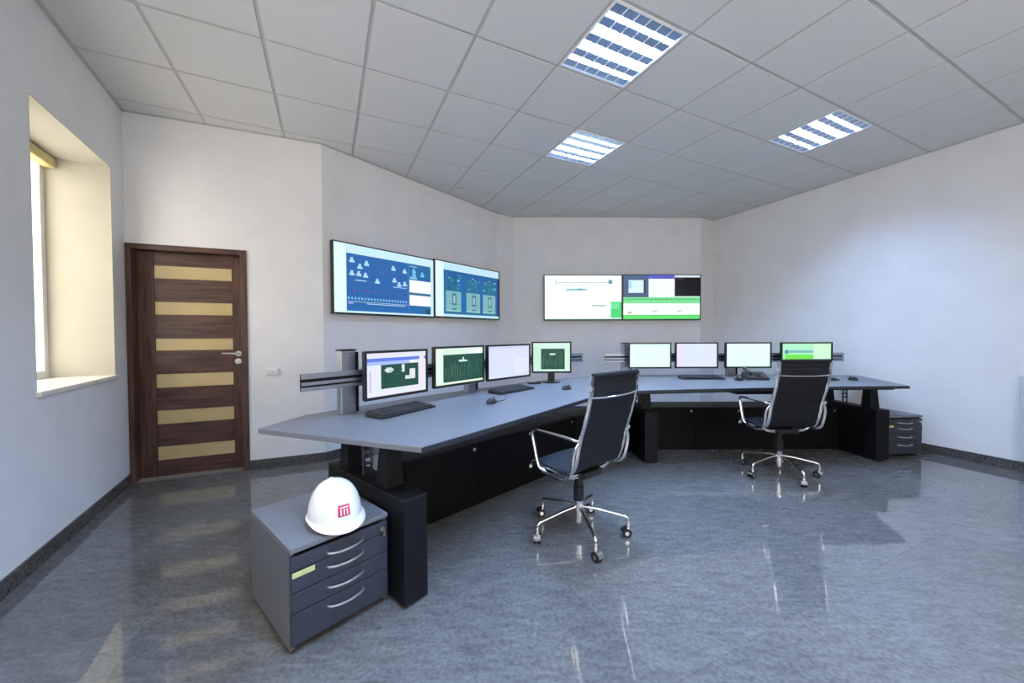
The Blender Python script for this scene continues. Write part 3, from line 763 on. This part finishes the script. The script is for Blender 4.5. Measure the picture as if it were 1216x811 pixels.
# local +x is the front
def dome_r(ang):      # plan outline of the shell
    return 1 / math.sqrt((math.cos(ang) / .130) ** 2 + (math.sin(ang) / .108) ** 2)
sh = MB(); na, nb = 48, 14; vs, fs = [], []
for b in range(nb):
    p = b / (nb - 1) * PI / 2
    for a in range(na):
        q = 2 * PI * a / na; r = dome_r(q) * (math.cos(p) ** .82 if b < nb - 1 else .02)
        ridge = 1 + .035 * math.exp(-(math.sin(q) / .16) ** 2) * math.sin(p)
        z = .030 + .148 * math.sin(p) * ridge
        vs.append((r * math.cos(q) - .004 * math.sin(p), r * math.sin(q), z))
for b in range(nb - 1):
    for a in range(na):
        l = (a + 1) % na; fs.append((b * na + a, b * na + l, (b + 1) * na + l, (b + 1) * na + a))
fs.append(tuple((nb - 1) * na + a for a in range(na)))
sh.add(vs, fs); sh.build('shell', M_helmet, hat, smooth=True, sharp=80)
br = MB(); vs, fs = [], []
for a in range(na):
    q = 2 * PI * a / na; r = dome_r(q); pk = max(0, math.cos(q)) ** 2 * .030 + .008
    z = .020 - .018 * max(0, math.cos(q)) ** 2 + .004 * abs(math.sin(q))
    for rr, zz in ((r - .004, .034), (r + pk, z + .004), (r + pk, z), (r - .006, .022)): vs.append((rr * math.cos(q), rr * math.sin(q), zz))
for a in range(na):
    l = (a + 1) % na
    for k in range(4):
        k2 = (k + 1) % 4; fs.append((a * 4 + k, l * 4 + k, l * 4 + k2, a * 4 + k2))
br.add(vs, fs); br.build('brim', M_helmet, hat, smooth=True, sharp=60)
hb = MB()
hb.tube([((dome_r(2 * PI * a / 32) - .012) * math.cos(2 * PI * a / 32), (dome_r(2 * PI * a / 32) - .012) * math.sin(2 * PI * a / 32), .016) for a in range(32)], .01, 6, closed=True, flat=(.004, .015)); hb.build('headband', M_key, hat, smooth=True)
# badge: a red square with white strokes, curved onto the front of the shell
bd = MB()
def on_shell(q, t, lift):
    p = math.asin(max(0, min(1, (t - .030) / .150))); r = dome_r(q) * math.cos(p) ** .82 + lift
    return (r * math.cos(q), r * math.sin(q), t)
def patch(q0, q1, t0, t1, lift, mi):
    n = 5; vs = []; fs = []
    for i in range(n):
        for j in range(n): vs.append(on_shell(q0 + (q1 - q0) * i / (n - 1), t0 + (t1 - t0) * j / (n - 1), lift))
    for i in range(n - 1):
        for j in range(n - 1): fs.append((i * n + j, (i + 1) * n + j, (i + 1) * n + j + 1, i * n + j + 1))
    bd.add(vs, fs, mi)
patch(-.20, .20, .058, .104, .0016, 0)
for q in (-.10, 0.0, .10): patch(q - .018, q + .018, .064, .088, .0022, 1)
patch(-.13, .15, .092, .096, .0022, 1)
bd.build('badge', [M_red, M_helmet], hat)

# ---------------------------------------------------------------- office chairs
def make_chair(label, loc, rz, base_rot):
    """faces local +y"""
    t = thing('office_chair', label, 'office chair', loc, rz, 'chrome and black office chairs')
    prof = smooth_path([(0, .205, .410), (0, .200, .438), (0, .160, .458), (0, .07, .450), (0, -.04, .440), (0, -.125, .455), (0, -.165, .53), (0, -.195, .66), (0, -.240, .80), (0, -.268, .92), (0, -.272, .97), (0, -.278, 1.025)], 5)
    nb = 28
    hw = .205
    def sling(pts, name):
        m = MB(); n = len(pts); vs = []; fs = []
        for i, p in enumerate(pts):
            tg = (pts[min(i + 1, n - 1)] - pts[max(i - 1, 0)]).normalized(); nr = Vector((0, -tg.z, tg.y))
            for sx in range(7):
                x = -hw + 2 * hw * sx / 6; sag = -.006 * (1 - (x / hw) ** 2)
                rib = .0016 * math.cos(i * 2.1)
                a = p + nr * (sag + .006 + rib); vs.append((x, a.y, a.z))
            for sx in range(7):
                x = -hw + 2 * hw * sx / 6; sag = -.006 * (1 - (x / hw) ** 2)
                a = p + nr * (sag - .006 - .0016 * math.cos(i * 2.1)); vs.append((x, a.y, a.z))
        for i in range(n - 1):
            for k in range(14):
                l = (k + 1) % 14
                k2, l2 = (k if k < 7 else 20 - k), (l if l < 7 else 20 - l)
                fs.append((i * 14 + k2, i * 14 + l2, (i + 1) * 14 + l2, (i + 1) * 14 + k2))
        ring = [k if k < 7 else 20 - k for k in range(14)]
        fs.append(tuple(ring)); fs.append(tuple((n - 1) * 14 + k for k in ring[::-1]))
        m.add(vs, fs); return m.build(name, M_mesh, t, smooth=True, sharp=50)
    sling(prof[:nb], 'seat'); bk = sling(prof[nb - 1:], 'backrest')
    # padded roll over the top of the back
    MB().tube([(-hw - .004, -.278, 1.022), (hw + .004, -.278, 1.022)], .016, 12).build('head_roll', M_mesh, bk, smooth=True)
    for s in (-1, 1):
        MB().tube([(s * (hw + .012), p.y, p.z) for p in prof], .012, 10, flat=(.009, .017)).build('side_frame', M_chrome, t, smooth=True)
    MB().tube(smooth_path([(-hw, -.262, .905), (-.1, -.287, .902), (.1, -.287, .902), (hw, -.262, .905)], 5), .012, 10, flat=(.014, .008)).build('back_crossbar', M_chrome, t, smooth=True)
    for y, z in ((.10, .425), (-.08, .418)):
        MB().tube(smooth_path([(-hw, y, z + .012), (-.12, y, z - .012), (.12, y, z - .012), (hw, y, z + .012)], 5), .012, 10, flat=(.009, .014)).build('seat_crossbar', M_chrome, t, smooth=True)
    for s in (-1, 1):
        x = s * .262
        pth = smooth_path([(x - s * .035, -.196, .655), (x - s * .004, -.185, .668), (x, -.11, .672), (x, .06, .672), (x, .125, .668), (x, .142, .645), (x, .125, .57), (x, .098, .48), (x - s * .004, .075, .445), (x - s * .008, .02, .428), (x - s * .010, -.08, .424), (x - s * .008, -.145, .45), (x - s * .004, -.172, .52), (x - s * .006, -.186, .60), (x - s * .035, -.196, .655)], 5)
        MB().tube(pth[:-1], .011, 10, closed=True, flat=(.012, .009)).build('armrest', M_chrome, t, smooth=True)
    m = MB(); m.lathe([(.032, .21), (.032, .30), (.026, .305), (.026, .375), (.05, .38), (.05, .40)], seg=20); m.build('gas_column', M_plastic, t, smooth=True)
    m = MB(); m.box2((-.09, -.12, .385), (.09, .14, .424)); m.box2((-.05, .02, .355), (.05, .12, .386)); m.build('tilt_mechanism', M_plastic, t, bevel=.008)
    m = MB(); m.tube([(.09, .04, .40), (.20, .05, .395), (.235, .05, .39)], .006, 8); m.build('lever', M_plastic, t, smooth=True)
    MB().lathe([(.018, .065), (.024, .07), (.027, .12), (.030, .19), (.027, .212)], seg=20).build('base_hub', M_chrome, t, smooth=True)
    leg0 = cas0 = None
    for k in range(5):
        M = RZ(base_rot - rz + k * 2 * PI / 5)
        if leg0 is None:
            leg0 = MB().tube(smooth_path([(.018, 0, .168), (.10, 0, .160), (.20, 0, .142), (.268, 0, .128), (.293, 0, .117), (.300, 0, .095), (.300, 0, .066)], 4), .012, 10, flat=(.011, .010)).build('base_leg', M_chrome, t, smooth=True)
            leg0.matrix_local = M; lg = leg0
        else: lg = share('base_leg', leg0, t, M)
        Mc = T(.300, 0, 0) @ RZ(random.uniform(0, 6.28))
        if cas0 is None:
            c = MB()
            for s in (-1, 1): c.cyl((.012, s * .007, .028), (.012, s * .021, .028), .0275, 18, 0)
            for s in (-1, 1): c.cyl((.012, s * .021, .028), (.012, s * .0222, .028), .013, 14, 1)
            c.cyl((.012, -.007, .028), (.012, .007, .028), .008, 10, 0)
            c.cyl((0, 0, .052), (0, 0, .072), .012, 12, 1)
            hd = []; n = 9
            for q in range(n):
                a = PI * q / (n - 1); hd.append((.012 + .031 * math.cos(a), .028 + .031 * math.sin(a)))
            for i in range(n - 1): c.add([(hd[i][0], -.020, hd[i][1]), (hd[i][0], .020, hd[i][1]), (hd[i + 1][0], .020, hd[i + 1][1]), (hd[i + 1][0], -.020, hd[i + 1][1])], [(0, 1, 2, 3)], 1)
            cas0 = c.build('caster', [M_plastic, M_chrome], lg, smooth=True); cas0.matrix_local = Mc
        else: share('caster', cas0, lg, Mc)
    return t
make_chair('near black and chrome office chair, turned towards the left desk wing', (.415, 2.363, 0), math.radians(130 - 90), math.radians(62))
make_chair('far black and chrome office chair facing the right desk wing', (2.360, 3.340, 0), math.radians(3), math.radians(-19))
